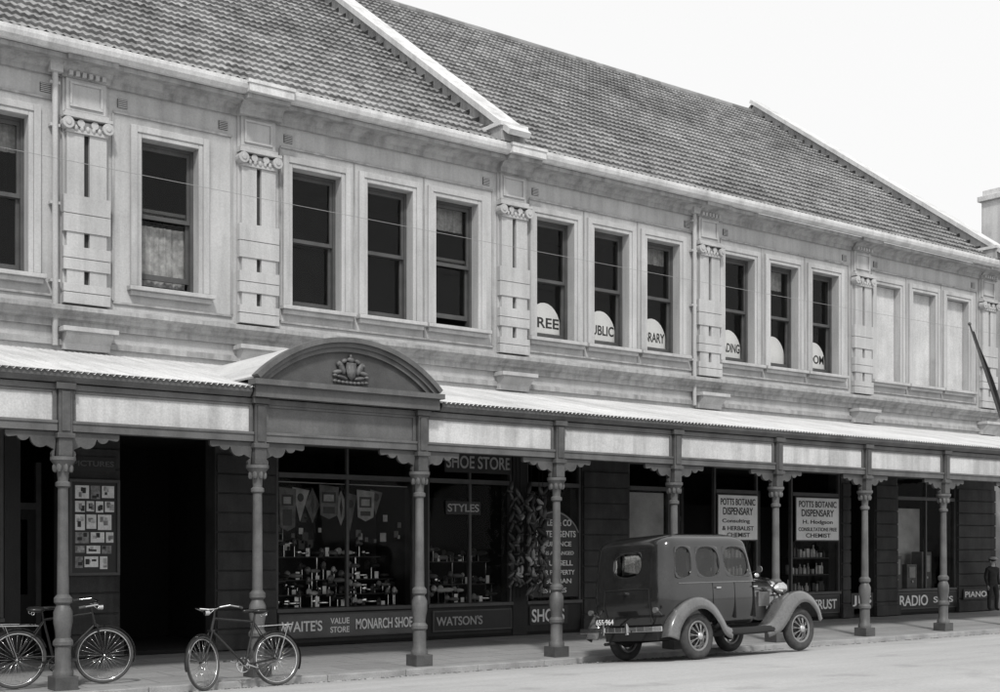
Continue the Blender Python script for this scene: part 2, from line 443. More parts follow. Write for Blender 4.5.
for p in GP:
    b.prof([pt(.1,-.3),pt(.1,.24),pt(L+.1,.24),pt(L+.1,-.4)],p-.17,p+.17,0)
    b.prof([(33.9,8.5),(26.05,14.75),(26.05,8.5)],p-.17,p+.17,0)
    b.prof([pt(-.1,.24),pt(-.1,.34),pt(L+.25,.34),pt(L+.25,.24)],p-.24,p+.24,1)
    n=26
    for k in range(n):
        a=.25+k*(L-.4)/n
        y,z=pt(a,.12); b.box(p-.18,p-.17,y-.0,y+.16,z-.06,z+.02,2)
    b.box(p-.27,p+.27,EY-.06,EY+.40,8.77,9.02,0); b.box(p-.31,p+.31,EY-.10,EY+.44,9.02,9.09,1)
b.make('gable_parapets',[M_trimd,M_corn,M_dark],B)

# ------------------------------------------------------------------ ground floor shopfronts
ZT=3.35
SH=B
piers=[(5.50,5.72,0),(6.3,7.15,1),(8.65,9.70,1),(12.35,12.6,0),(14.45,14.78,0),(16.1,17.3,1),(18.45,18.7,0),(23.78,24.1,1),(25.0,25.85,1),(28.25,29.9,1)]
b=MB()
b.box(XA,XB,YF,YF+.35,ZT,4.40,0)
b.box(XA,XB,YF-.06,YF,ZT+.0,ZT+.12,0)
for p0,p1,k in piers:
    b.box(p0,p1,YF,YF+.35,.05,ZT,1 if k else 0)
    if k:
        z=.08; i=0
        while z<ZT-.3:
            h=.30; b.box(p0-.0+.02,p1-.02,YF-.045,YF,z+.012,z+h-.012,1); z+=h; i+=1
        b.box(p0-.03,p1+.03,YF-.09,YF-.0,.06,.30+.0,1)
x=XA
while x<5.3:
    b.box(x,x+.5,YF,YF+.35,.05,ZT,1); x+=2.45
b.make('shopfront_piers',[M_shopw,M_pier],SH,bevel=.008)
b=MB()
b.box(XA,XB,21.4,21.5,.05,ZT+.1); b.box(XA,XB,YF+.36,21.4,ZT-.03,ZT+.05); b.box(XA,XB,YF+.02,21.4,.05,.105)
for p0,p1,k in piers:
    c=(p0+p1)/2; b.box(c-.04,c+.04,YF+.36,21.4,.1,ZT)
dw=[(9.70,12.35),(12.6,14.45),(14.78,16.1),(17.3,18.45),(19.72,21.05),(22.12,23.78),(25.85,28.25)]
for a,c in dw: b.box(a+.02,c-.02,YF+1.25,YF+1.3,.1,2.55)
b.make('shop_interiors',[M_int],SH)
b=MB();bgx=MB()
xx=XA
gen=[]
while xx<5.0:
    gen.append((xx+.5,min(xx+2.45,5.5))); xx+=2.45
for a,c in dw+gen:
    b.box(a,c,YF+.03,YF+.10,.08,.60,1); b.box(a,c,YF-.02,YF+.14,.60,.66,0)
    b.box(a,a+.05,YF+.03,YF+.11,.66,ZT,0); b.box(c-.05,c,YF+.03,YF+.11,.66,ZT,0)
    b.box(a+.05,c-.05,YF+.02,YF+.12,2.76,2.84,0); b.box(a+.05,c-.05,YF+.03,YF+.11,ZT-.08,ZT,0)
    if c-a>1.7:
        m=(a+c)/2; b.box(m-.025,m+.025,YF+.035,YF+.105,.66,2.76,0); b.box(m-.02,m+.02,YF+.035,YF+.105,2.84,ZT-.08,0)
    bgx.add([(a+.05,YF+.07,.66),(c-.05,YF+.07,.66),(c-.05,YF+.07,ZT-.08),(a+.05,YF+.07,ZT-.08)],[(0,1,2,3)])
    b.box(a+.05,c-.05,YF+.15,YF+1.24,.50,.62,1)
for a,c in ((5.72,6.3),(18.7,19.72),(21.05,22.12),(24.1,25.0)):
    y=YF+.9
    b.box(a,a+.08,y,y+.08,.1,2.9,0); b.box(c-.08,c,y,y+.08,.1,2.9,0); b.box(a+.08,c-.08,y,y+.08,2.2,2.3,0)
    b.box(a+.08,c-.08,y+.01,y+.06,.1,.95,1); b.box(a+.08,a+.2,y+.01,y+.06,.95,2.2,1); b.box(c-.2,c-.08,y+.01,y+.06,.95,2.2,1)
    b.box(a+.2,c-.2,y+.01,y+.06,2.05,2.2,1)
    bgx.add([(a+.2,y+.04,.95),(c-.2,y+.04,.95),(c-.2,y+.04,2.05),(a+.2,y+.04,2.05)],[(0,1,2,3)])
b.make('shopfront_joinery',[M_sash,M_shopw],SH,bevel=.004); bgx.make('shop_panes',[M_sglass],SH)

# ------------------------------------------------------------------ text helper
def txt(s,x0,x1,y,z,h,m,parent,name='lettering',shear=0):
    cu=bpy.data.curves.new(name,'FONT'); cu.body=s; cu.size=1; cu.extrude=.002; cu.offset=.016; cu.shear=shear
    cu.materials.append(m)
    o=bpy.data.objects.new(name,cu); link(o,parent)
    bpy.context.view_layer.update()
    bbx=[Vector(q) for q in o.bound_box]
    mx0=min(q.x for q in bbx);mx1=max(q.x for q in bbx);my0=min(q.y for q in bbx);my1=max(q.y for q in bbx)
    sx=(x1-x0)/(mx1-mx0); sy=h/(my1-my0)
    o.scale=(sx,sy,1); o.rotation_euler=(math.radians(90),0,0)
    o.location=(x0-mx0*sx,y,z-my0*sy)
    return o
M_ltr=mat('sign_letter_white',.72,.6,.15,8,.0,60)
M_good=mat('pale_goods',.38,.6,.3,8,.0,60)
M_ltrg=mat('sign_letter_grey',.34,.6,.2,8,.0,60)
def flatsign(name,x0,x1,y,z0,z1,m,lines,lm,frame=True):
    e=empty(name)
    q=MB(); q.box(x0,x1,y,y+.02,z0,z1,0)
    if frame:
        t=.022
        q.box(x0-t,x1+t,y-.008,y+.018,z1,z1+t,1); q.box(x0-t,x1+t,y-.008,y+.018,z0-t,z0,1)
        q.box(x0-t,x0,y-.008,y+.018,z0,z1,1); q.box(x1,x1+t,y-.008,y+.018,z0,z1,1)
    q.make('sign_board',[m,M_sash],e)
    for (s,fx0,fx1,fz,fh) in lines:
        txt(s,x0+(x1-x0)*fx0,x0+(x1-x0)*fx1,y-.004,z0+(z1-z0)*fz,(z1-z0)*fh,lm,e)
    return e
M_signd=mat('dark_signboard',.02,.5,.2,3,.03,60)
M_signm=mat('grey_signboard',.10,.5,.25,3,.03,60)
M_signw=mat('white_signboard',.78,.6,.12,3,.05,60)
flatsign('shop_sign',9.76,12.3,YF-.0,.20,.55,M_signm,[("WAITE'S",.01,.30,.25,.5),("VALUE",.36,.50,.55,.28),("STORE",.36,.50,.14,.28),("MONARCH SHOE",.55,.99,.25,.5)],M_ltr)
flatsign('shop_sign',12.72,14.4,YF-.0,.2,.52,M_signd,[("WATSON'S",.03,.62,.25,.5)],M_ltrg)
flatsign('shop_sign',14.84,15.75,YF-.0,.22,.56,M_signd,[("SHOES",.05,.9,.15,.7)],M_ltr,False)
flatsign('shop_sign',12.9,14.36,YF-.07,2.95,3.32,M_signd,[("SHOE STORE",.02,.98,.2,.6)],M_ltrg,False)
flatsign('shop_sign',13.0,13.75,YF+.04,2.22,2.45,M_signd,[("STYLES",.05,.95,.2,.6)],M_ltrg,False)
flatsign('shop_sign',22.2,23.7,YF-.0,.2,.56,M_signd,[("TRUST",.4,.95,.2,.6)],M_ltr)
flatsign('shop_sign',24.15,24.95,YF-.0,.25,.6,M_signd,[("JES",.05,.9,.15,.7)],M_ltr,False)
flatsign('shop_sign',25.9,28.2,YF-.0,.2,.56,M_signd,[("RADIO",.02,.5,.15,.7),("SETS",.6,.95,.3,.4)],M_ltr)
flatsign('shop_sign',28.4,29.6,YF-.09,.36,.6,M_signd,[("PIANOS",.05,.95,.2,.6)],M_ltr,False)
def dispensary(x0,x1,second):
    e=flatsign('dispensary_sign',x0,x1,YF+.0,1.80,2.72,M_signw,[("POTTS BOTANIC",.06,.94,.78,.15),("DISPENSARY",.12,.88,.56,.17),("CHEMIST",.22,.80,.06,.10)]+second,M_black)
dispensary(19.80,21.0,[("Consulting",.1,.8,.36,.11),("& HERBALIST",.1,.9,.21,.10)])
dispensary(22.25,23.70,[("H. Hodgson",.15,.85,.36,.12),("CONSULTATIONS FREE",.05,.95,.21,.09)])
e=empty('estate_agent_sign')
q=MB(); n=16; pts=[]
x0,x1=14.86,16.04
q.box(x0,x1,YF+.04,YF+.055,.72,1.95,0)
pts=[(x0,1.95)]+[(x0+(x1-x0)*i/n,1.95+.38*math.sin(math.pi*i/n)**.7) for i in range(1,n)]+[(x1,1.95)]
q.profxz(pts[::-1],YF+.04,YF+.055,0)
for a,c in zip(pts[:-1],pts[1:]): q.tube((a[0],YF+.036,a[1]-.03),(c[0],YF+.036,c[1]-.03),.012,.012,5,1)
q.make('sign_board',[M_signd,M_ltrg],e)
yy=YF+.034
for s,a,c,z,h in (("TETLEY & CO",.15,.85,2.04,.12),("ESTATE AGENTS",.06,.94,1.83,.12),("INSURANCE",.15,.85,1.66,.09),("LOANS ARRANGED",.1,.9,1.50,.07),("LET US SELL",.12,.88,1.30,.10),("YOUR PROPERTY",.08,.92,1.13,.09),("SUBURBAN",.15,.85,.97,.09),("ESTATES",.25,.75,.80,.09)):
    txt(s,x0+(x1-x0)*a,x0+(x1-x0)*c,yy,z,h,M_ltr,e)
flatsign('window_card',17.4,18.35,YF+.115,1.75,2.72,mat('grey_card',.30,.7,.35,1.5),[],M_signd,False)
e=empty('poster_board')
q=MB(); fx0,fx1,fz0,fz1=6.40,7.06,1.28,2.58
q.box(fx0,fx1,YF-.10,YF-.046,fz0,fz1,0)
for a in ((fx0-.04,fx0,fz0-.04,fz1+.04),(fx1,fx1+.04,fz0-.04,fz1+.04),(fx0,fx1,fz1,fz1+.04),(fx0,fx1,fz0-.04,fz0)): q.box(a[0],a[1],YF-.13,YF-.046,a[2],a[3],2)
z=fz1-.05; rr_=random.Random(5)
while z>fz0+.16:
    x=fx0+.05; hrow=rr_.uniform(.13,.24)
    while x<fx1-.12:
        ww=rr_.choice((.11,.14,.2)); ww=min(ww,fx1-.04-x); hh=min(hrow-rr_.uniform(0,.03),z-fz0-.03)
        q.box(x,x+ww,YF-.106,YF-.10,z-hh,z,1 if rr_.random()<.7 else 3)
        for k in range(3):
            ax=x+rr_.uniform(.01,ww*.6); az=z-hh+rr_.uniform(.01,hh*.6)
            q.box(ax,min(ax+rr_.uniform(.03,.07),x+ww-.006),YF-.107-.0015*(k+1),YF-.106,az,min(az+rr_.uniform(.03,.09),z-.008),rr_.choice((0,3,4)))
        x+=ww+.025
    z-=hrow+.025
q.make('photo_cards',[M_signd,M_ltr,M_sash,mat('photo_grey',.22,.6,.5,20),mat('photo_mid',.42,.6,.5,20)],e)
flatsign('poster_notice',9.27,9.40,YF-.06,1.38,1.78,M_signw,[("NOTICE",.1,.9,.8,.08)],M_black,False)
flatsign('shop_header_board',6.4,7.06,YF-.07,2.75,2.95,M_signd,[("PICTURES",.05,.95,.3,.4)],M_signm,False)

for k,(c,s) in enumerate(zip([q_ for q_ in wins if 14.5<q_<24.4],["FREE","PUBLIC","LIBRARY","READING","","ROOM"])):
    e=empty('library_window_sign')
    q=MB(); y=YF+.325; n=14; R=.40; zz=ZS+.10
    pts=[(c-R,zz),(c+R,zz)]+[(c+R*math.cos(math.pi*i/n),zz+.12+.50*math.sin(math.pi*i/n)) for i in range(0,n+1)]
    q.profxz(pts,y-.008,y,0); q.make('sign_card',[M_white],e)
    if s: txt(s,c-.33,c+.35,y-.011,zz+.15,.19,M_black,e)

def shoe(q,x,y,z,s,ang,mi):
    M=Matrix.Rotation(ang,3,'Z')
    def P(a,b_,c): return Vector((x,y,z))+M@Vector((a*s,b_*s,c*s))
    q.ell(P(.05,0,.03),(.10*s,.042*s,.035*s),mi,8,6,M); q.ell(P(-.07,0,.05),(.05*s,.038*s,.055*s),mi,8,6,M)
    q.obox(P(-.08,0,.0),(.025*s,.03*s,.025*s),M,1)
def display(name,a,c,rows,stand=True,seed=1):
    random.seed(seed); q=MB()
    for (y,z) in rows:
        q.box(a+.1,c-.1,y-.05,y+.16,z-.03,z-.015,1)
        x=a+.15
        while x<c-.2:
            hgt=random.choice((0,0,.08,.16))
            if hgt: q.tube((x,y+.04,z-.02),(x,y+.04,z+hgt+.02),.008,.008,6,3)
            shoe(q,x,y+.04,z+.02+hgt,random.uniform(.85,1.2),random.uniform(-1.2,1.2),random.choice((0,1,1,2,3,2)))
            if random.random()<.3: q.box(x+.06,x+.13,y+.02,y+.03,z-.01,z+random.uniform(.05,.16),4)
            x+=random.uniform(.13,.22)
        for k in range(int((c-a)/.8)+1): q.tube((a+.15+k*.75,y+.05,.6),(a+.15+k*.75,y+.05,z-.03),.012,.012,6,3)
    return q.make(name,[M_good,M_black,mat('tan_goods',.14,.4,.3,9),M_chrome,M_ltr],None,smooth=True,angle=40)
display('shoe_display',9.75,12.3,[(YF+.20,.68),(YF+.36,.88),(YF+.52,1.12)],seed=3)
display('shoe_display',12.65,14.4,[(YF+.20,.68),(YF+.40,1.0),(YF+.58,1.4)],seed=5)
display('shoe_display',9.9,12.1,[(YF+.62,1.5)],seed=9)
def bottles(name,a,c,zs,seed):
    random.seed(seed); q=MB()
    for z in zs:
        q.box(a+.08,c-.08,YF+.2,YF+.52,z-.03,z-.01,1)
        x=a+.14
        while x<c-.14:
            r=random.uniform(.02,.05);h=random.uniform(.12,.28);m=random.choice((0,1,2,2,0,0))
            if random.random()<.6: q.lathe(x,YF+.30,[(r,z),(r,z+h*.6),(r*.4,z+h*.75),(r*.4,z+h)],8,m)
            else: q.box(x-r,x+r,YF+.27,YF+.34,z,z+h*.8,m)
            x+=random.uniform(.09,.15)
    q.make(name,[M_good,M_black,mat('goods_grey',.2,.4,.3,9)],None)
bottles('bottle_display',19.78,21.0,(.66,1.05,1.42),1); bottles('bottle_display',22.2,23.7,(.66,1.05,1.42),2)
bottles('goods_display',17.35,18.4,(.66,1.1),4)
random.seed(11); q=MB()
x=9.82
for k,(s,m) in enumerate([('r',2),('t',0),('d',2),('r',2),('d',0),('t',2),('r',0),('t',2)]):
    wv=random.uniform(.24,.40); zt=2.68-random.uniform(0,.12); y=YF+.15+.035*(k%3); hh=random.uniform(.42,.66)
    if s=='r':
        q.profxz([(x,zt),(x+wv,zt-.03),(x+wv-.02,zt-hh),(x+wv*.5,zt-hh-.07),(x+.02,zt-hh)],y,y+.006,m)
        q.box(x+.05,x+wv-.06,y-.004,y,zt-.30,zt-.12,1); q.box(x+.08,x+wv-.10,y-.006,y-.004,zt-.27,zt-.16,0); q.box(x+.07,x+wv-.08,y-.004,y,zt-hh+.02,zt-.36,1)
    elif s=='t':
        q.profxz([(x,zt),(x+wv,zt-.05),(x+wv*.45,zt-hh)],y,y+.006,m)
        q.ell((x+wv*.48,y-.002,zt-hh*.3),(.06,.003,.07),1,10,6)
    else:
        q.profxz([(x+wv/2,zt),(x+wv,zt-.28),(x+wv/2,zt-.58),(x,zt-.28)],y,y+.006,m)
        q.profxz([(x+wv/2,zt-.12),(x+wv-.1,zt-.28),(x+wv/2,zt-.45),(x+.1,zt-.28)],y-.004,y,1)
    x+=wv*.82
for k in range(26):
    cx_=random.uniform(9.85,12.2); cz_=random.uniform(1.6,2.15); s_=random.uniform(.02,.06)
    q.box(cx_-s_,cx_+s_,YF+.24,YF+.246,cz_-s_*1.3,cz_+s_*1.3,random.choice((0,3,2,2,1)))
q.tube((9.75,YF+.2,2.7),(12.3,YF+.2,2.68),.008,.008,5,3)
q.make('pennant_bunting',[mat('pennant_light',.26,.8,.3,8),M_black,mat('pennant_mid',.10,.8,.4,8),M_ltrg],None)
random.seed(21); q=MB()
for xi in (14.26,14.40,14.52,14.64,14.78,14.92,15.0):
    z=2.78-random.uniform(0,.3); yo=random.uniform(.10,.2)
    q.tube((xi,YF-yo+.02,3.34),(xi,YF-yo+.02,.75),.006,.006,5,1)
    while z>.85:
        ang=random.uniform(-.9,.9); s_=random.uniform(.75,1.15)
        M=Matrix.Rotation(ang,3,'Y')@Matrix.Rotation(random.uniform(-1,1),3,'Z')
        mi=random.choice((1,1,1,2,2,0))
        q.ell((xi,YF-yo-.03,z),(.045*s_,.045*s_,.12*s_),mi,8,6,M)
        q.ell((xi+random.choice((-.05,.05)),YF-yo-.04,z-.09*s_),(.07*s_,.04*s_,.035*s_),mi,8,6,M)
        z-=random.uniform(.13,.22)
q.make('hanging_shoes',[M_ltrg,M_black,mat('leather',.07,.25,.3,9)],None,smooth=True)
q=MB()
q.box(26.0,28.1,YF+.95,YF+.98,.66,2.6,0)
for cx,h in ((26.4,.8),(27.0,.6),(27.6,.9)):
    q.box(cx-.2,cx+.2,YF+.4,YF+.7,.63,.63+h,1); q.box(cx-.12,cx+.12,YF+.385,YF+.4,.63+h*.45,.63+h*.9,2)
    q.tube((cx,YF+.375,.63+h*.3),(cx,YF+.4,.63+h*.3),.03,.03,10,0)
q.make('radio_display',[mat('display_screen',.6,.8,.3,2),mat('cabinet_wood',.08,.3,.3,6),M_ltrg],None,bevel=.01)

# ------------------------------------------------------------------ verandah
V=empty('street_verandah')
posts=[5.115+2.474*i for i in range(-7,11)]
posts=[p for p in posts if p<XB]
pr=[(.118,.16),(.118,.21),(.092,.25),(.092,.50),(.115,.52),(.115,.56),(.084,.60),(.09,.68),(.108,.78),(.108,.90),(.073,.98),(.103,1.01),(.103,1.06),(.068,1.10),(.063,1.7),(.059,2.33),(.085,2.35),(.085,2.39),(.060,2.41),(.066,2.50),(.095,2.58),(.13,2.63),(.145,2.65),(.145,2.69)]
b=MB()
for p in posts:
    b.lathe(p,YP,pr,16,0)
    for k in range(8):
        t=math.pi*k/4; b.ell((p+.095*math.cos(t),YP+.095*math.sin(t),2.56),(.03,.03,.055),0,6,5)
b.make('post_shafts',[M_post],V,smooth=True,angle=35)
b=MB()
for p in posts:
    b.box(p-.135,p+.135,YP-.135,YP+.135,-.01,.16,0)
    b.box(p-.08,p+.08,YP-.10,YP+.10,2.692,3.46,0)
    b.box(p-.105,p+.105,YP-.125,YP+.125,2.90,2.96,0); b.box(p-.115,p+.115,YP-.13,YP+.13,3.46,3.535,0)
    b.box(p-.05,p+.05,YP-.115,YP-.10,2.98,3.44,0)
b.make('post_bases_and_heads',[M_iron],V,bevel=.012)
b=MB()
def bracket(px,sx,y0,y1):
    o=[(.082,2.975),(.66,2.975)]
    def arc(cx,cz,r,a0,a1,n=6):
        return [(cx+r*math.cos(math.radians(a0+(a1-a0)*i/n)),cz+r*math.sin(math.radians(a0+(a1-a0)*i/n))) for i in range(n+1)]
    o+=arc(.62,2.935,.04,0,-90)
    o+=arc(.46,2.935,.075,-20,-160)
    o+=arc(.27,2.90,.11,-10,-130)
    o+=arc(.082,2.72,.06,60,-60,4)
    pts=[(px+sx*x,z) for x,z in o]
    if sx<0: pts=pts[::-1]
    b.profxz(pts,y0,y1,0)
for p in posts:
    for sx in (-1,1): bracket(p,sx,YP-.025,YP+.025)
b.make('post_brackets',[M_iron],V)
b=MB();bp_=MB()
ends=posts+[XB]
for a,c in zip(ends[:-1],ends[1:]):
    arch=abs(a-7.589)<.1
    l,r=a+.083,c-.083
    b.box(l,r,YP-.07,YP+.07,2.98,3.10,0)
    b.box(l,r,YP-.085,YP-.07,3.07,3.105,0)
    b.box(l,r,YP-.06,YP+.06,3.46,3.53,0)
    bp_.box(l,r,YP-.02,YP+.02,3.10,3.46,1 if arch else 0)
    for q0,q1,z0,z1 in ((l,l+.05,3.10,3.46),(r-.05,r,3.10,3.46)): b.box(q0,q1,YP-.045,YP-.02,z0,z1,0)
    b.box(l+.05,r-.05,YP-.045,YP-.02,3.425,3.46,0)
b.make('verandah_beams',[M_beam],V,bevel=.006); bp_.make('fascia_panels',[M_panel,M_dpanel],V)
b=MB()
for s0,s1 in ((posts[0],7.44),(10.34,XB)):
    b.prof([(YP+.02,3.54),(YP-.10,3.54),(YP-.16,3.60),(YP-.17,3.67),(YP-.15,3.67),(YP-.13,3.62),(YP+.02,3.60)],s0,s1,0)
b.make('verandah_gutter',[M_beam],V)
def corr(x0,x1,name):
    pitch=.0765; n=int((x1-x0)/pitch*6); v=[];rows=((YP-.19,3.655),(YP+1.6,4.03),(YF-.0,4.44))
    for (y,z) in rows:
        for i in range(n+1):
            xx=x0+i*(x1-x0)/n; h=.014*math.sin(2*math.pi*xx/pitch)
            v.append((xx,y,z+h))
    m=n+1; f=[]
    for r in range(len(rows)-1):
        for i in range(n): f.append((r*m+i,r*m+i+1,(r+1)*m+i+1,(r+1)*m+i))
    me=bpy.data.meshes.new(name); me.from_pydata(v,[],f); me.materials.append(M_zinc)
    me.polygons.foreach_set('use_smooth',[True]*len(f)); me.update()
    link(bpy.data.objects.new(name,me),V)
corr(posts[0],XB,'corrugated_roof')
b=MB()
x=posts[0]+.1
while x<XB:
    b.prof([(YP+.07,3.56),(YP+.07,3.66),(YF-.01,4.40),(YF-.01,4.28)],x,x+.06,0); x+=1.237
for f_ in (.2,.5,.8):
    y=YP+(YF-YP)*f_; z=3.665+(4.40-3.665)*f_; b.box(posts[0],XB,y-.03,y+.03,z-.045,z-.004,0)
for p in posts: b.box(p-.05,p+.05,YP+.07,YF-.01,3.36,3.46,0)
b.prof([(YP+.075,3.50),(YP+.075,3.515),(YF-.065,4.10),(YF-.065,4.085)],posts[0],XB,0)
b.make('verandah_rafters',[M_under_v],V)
cx=8.87; hs=1.40; rise=.58; zs=3.80; R=(hs*hs+rise*rise)/(2*rise); cz=zs+rise-R
a0=math.atan2(zs-cz,hs); N=36
def arcpts(R_,n=N,a=a0): return [(cx+R_*math.cos(a+(math.pi-2*a)*i/n),cz+R_*math.sin(a+(math.pi-2*a)*i/n)) for i in range(n+1)]
b=MB()
for (ro,ri,y0,y1,mi) in ((R+.02,R-.045,YP-.26,YP-.10,0),(R-.045,R-.10,YP-.21,YP-.10,1),(R-.10,R-.16,YP-.17,YP-.10,0),(R+.0,R-.03,YP-.10,YF-.45,2)):
    o,i_=arcpts(ro),arcpts(ri)
    for k in range(N):
        vs=[(o[k][0],y0,o[k][1]),(o[k+1][0],y0,o[k+1][1]),(i_[k+1][0],y0,i_[k+1][1]),(i_[k][0],y0,i_[k][1]),
            (o[k][0],y1,o[k][1]),(o[k+1][0],y1,o[k+1][1]),(i_[k+1][0],y1,i_[k+1][1]),(i_[k][0],y1,i_[k][1])]
        b.add(vs,[(0,1,2,3),(7,6,5,4),(0,4,5,1),(3,2,6,7)]+([(0,3,7,4)] if k==0 else [])+([(1,5,6,2)] if k==N-1 else []),mi)
b.box(cx-hs-.04,cx+hs+.04,YP-.27,YP-.06,3.69,3.76,0); b.box(cx-hs+.0,cx+hs-.0,YP-.20,YP-.06,3.54,3.69,1)
b.make('pediment_arch',[M_beam,M_dpanel,M_zinc],V)
b=MB(); ip=arcpts(R-.05)
ip=[q_ for q_ in ip if q_[1]>3.76]
b.profxz([(ip[0][0],3.76)]+ip+[(ip[-1][0],3.76)],YP-.12,YP-.08,0); b.make('pediment_tympanum',[mat('tympanum_paint',.07,.6,.3,3)],V)
b=MB(); zc=3.98; y=YP-.13
b.profxz([(cx-.07,zc+.10),(cx+.07,zc+.10),(cx+.075,zc),(cx+.05,zc-.09),(cx,zc-.13),(cx-.05,zc-.09),(cx-.075,zc)],y-.05,y,0)
for sx in (-1,1):
    for (dx,dz,rx,rz,a) in ((.14,.03,.045,.10,.5),(.20,-.03,.08,.03,.2),(.13,-.10,.09,.025,-.2),(.10,.12,.05,.03,.4),(.19,.07,.03,.03,0),(.24,-.08,.035,.025,0)):
        b.ell((cx+sx*dx,y-.02,zc+dz),(rx,.035,rz),0,10,6,Matrix.Rotation(sx*a,3,'Y'))
b.ell((cx,y-.02,zc+.14),(.06,.035,.035),0); b.ell((cx,y-.02,zc+.185),(.02,.02,.03),0,8,6)
for k in range(9): b.ell((cx-.24+k*.06,y-.02,zc-.15-.015*math.cos((k-4)/4*1.5)),(.034,.025,.022),0,8,5)
b.make('crest_ornament',[mat('crest_paint',.10,.5,.5,12)],V,smooth=True)

# ------------------------------------------------------------------ neighbour building
NB=empty('neighbour_building')
q=MB(); q.box(30.0,46,18.9,32,0,8.7,0); q.box(29.98,46.1,18.8,19.2,8.7,8.95,1); q.box(29.98,46.1,18.75,18.9,4.3,4.5,1)
q.box(31.45,32.6,19.25,19.85,8.70,10.9,2); q.box(31.37,32.68,19.17,19.93,10.9,11.04,2); q.box(31.47,32.58,19.27,19.83,11.04,11.2,2)
q.make('walls_and_chimney',[M_brick,M_trimd,M_corn],NB,bevel=.01)
q=MB()
for k in range(5):
    c=32.5+k*2.8; q.box(c-.5,c+.5,18.88,18.9,5.4,7.5,0); q.box(c-1.1,c+1.1,18.87,18.9,.6,3.1,0)
    q.box(c-.56,c+.56,18.82,18.9,5.3,5.4,1); q.box(c-.5,c+.5,18.86,18.88,6.4,6.46,1)
q.make('windows',[M_black,M_trim],NB)

# ------------------------------------------------------------------ flag on verandah
e=empty('flagpole_with_flag')
q=MB(); q.tube((24.75,YP+.05,3.95),(23.42,YP+.05,6.12),.025,.018,8,0); q.ell((23.41,YP+.05,6.14),(.035,.035,.035),0)
q.box(24.65,24.85,YP-.0,YP+.12,3.66,4.05,0)
q.make('pole',[M_iron],e,smooth=True,angle=40)
A=Vector((23.47,YP+.05,6.03)); D=Vector((24.55,YP+.05,4.28))-A
vs=[];nu,nv=14,8
for i in range(nu+1):
    for j in range(nv+1):
        u=i/nu; v_=j/nv
        p=A+D*u+Vector((.02+.10*v_+.20*v_*u,.05*math.sin(v_*9+u*4)*v_,-.20*v_*(.3+u)))
        vs.append(p)
q=MB(); q.add(vs,[(i*(nv+1)+j,i*(nv+1)+j+1,(i+1)*(nv+1)+j+1,(i+1)*(nv+1)+j) for i in range(nu) for j in range(nv)])
q.make('flag_cloth',[mat('flag_cloth',.035,.9,.3,5)],e,smooth=True)

q=MB()
for (xa,ya,za,xb,yb,zb,sag) in ((-25,17.6,7.9,60,17.4,7.4,.9),):
    pts=[]
    for i in range(41):
        u=i/40; pts.append((xa+(xb-xa)*u,ya+(yb-ya)*u,za+(zb-za)*u-sag*4*u*(1-u)))
    for a,c in zip(pts[:-1],pts[1:]): q.tube(a,c,.004,.004,5)
q.make('overhead_wires',[mat('wire_metal',.25,.5,.1)],None)

# ------------------------------------------------------------------ car
CAR=empty('parked_car',(13.34,13.58,.0),(math.radians(-4.2),0,math.radians(4.5)))
CAR.location.z=(zr(12.93)+zr(14.28))/2+.005
M_body=mat('car_body_paint',.018,.16,.25,3,.02,30,fine=.2,spec=.5,coat=.6)
M_fend=mat('car_fender_paint',.10,.22,.2,3,.02,30,fine=.15,spec=.6,coat=.6)
M_tyre=mat('tyre_rubber',.05,.85,.3,12,.3,80)
M_cglass=glassmat('car_glass',.85,.10,.6)
M_rim=mat('wheel_rim_paint',.20,.4,.2,8,0,40)
M_under=mat('car_underside',.015,.9)
WB=2.45;TR=.675;WR=.335
rings=[(.40,.65,-.52,1.42),(.55,.71,-.62,1.44),(.80,.745,-.68,1.44),(1.05,.745,-.665,1.43),(1.14,.74,-.65,1.42),(1.625,.705,-.58,1.32),(1.70,.69,-.54,1.27),(1.775,.62,-.42,1.13),(1.825,.42,-.12,.85)]
fr=[.055,.085,.285,.312,.60,.628,.935,.965]
ry=[-.84,-.46,.46,.84]; fy=[.86,.0,-.86]
verts=[]
for z,hw,xr,xf in rings:
    ring=[]
    for t in fr: ring.append((xr+(xf-xr)*t,-hw*(.96 if t in (fr[0],fr[-1]) else 1),z))
    for t in fy[::-1]: ring.append((xf,hw*t,z))
    for t in fr[::-1]: ring.append((xr+(xf-xr)*t,hw*(.96 if t in (fr[0],fr[-1]) else 1),z))
    for t in ry[::-1]: ring.append((xr,hw*t,z))
    verts.append(ring)
bm=bmesh.new(); nR=len(verts[0]); V_=[[bm.verts.new(p) for p in r] for r in verts]
F={}
for j in range(len(rings)-1):
    for i in range(nR):
        F[(j,i)]=bm.faces.new((V_[j][i],V_[j][(i+1)%nR],V_[j+1][(i+1)%nR],V_[j+1][i]))
bm.faces.new(V_[-1]); bm.faces.new(V_[0][::-1])
bm.normal_update()
wi=4
off=8+3
winf=[F[(wi,k)] for k in (1,3,5)]+[F[(wi,off+k)] for k in (1,3,5)]
front=[F[(wi,8)],F[(wi,9)]]
rear=[F[(wi,off+8+1)]]
bmesh.ops.recalc_face_normals(bm,faces=bm.faces)
cl=bm.edges.layers.float.get('crease_edge') or bm.edges.layers.float.new('crease_edge')
vl=bm.verts.layers.float.get('crease_vert') or bm.verts.layers.float.new('crease_vert')
def bound(grp):
    cnt={}
    for f in grp:
        for ed in f.edges: cnt[ed]=cnt.get(ed,0)+1
    return [ed for ed,n_ in cnt.items() if n_==1]
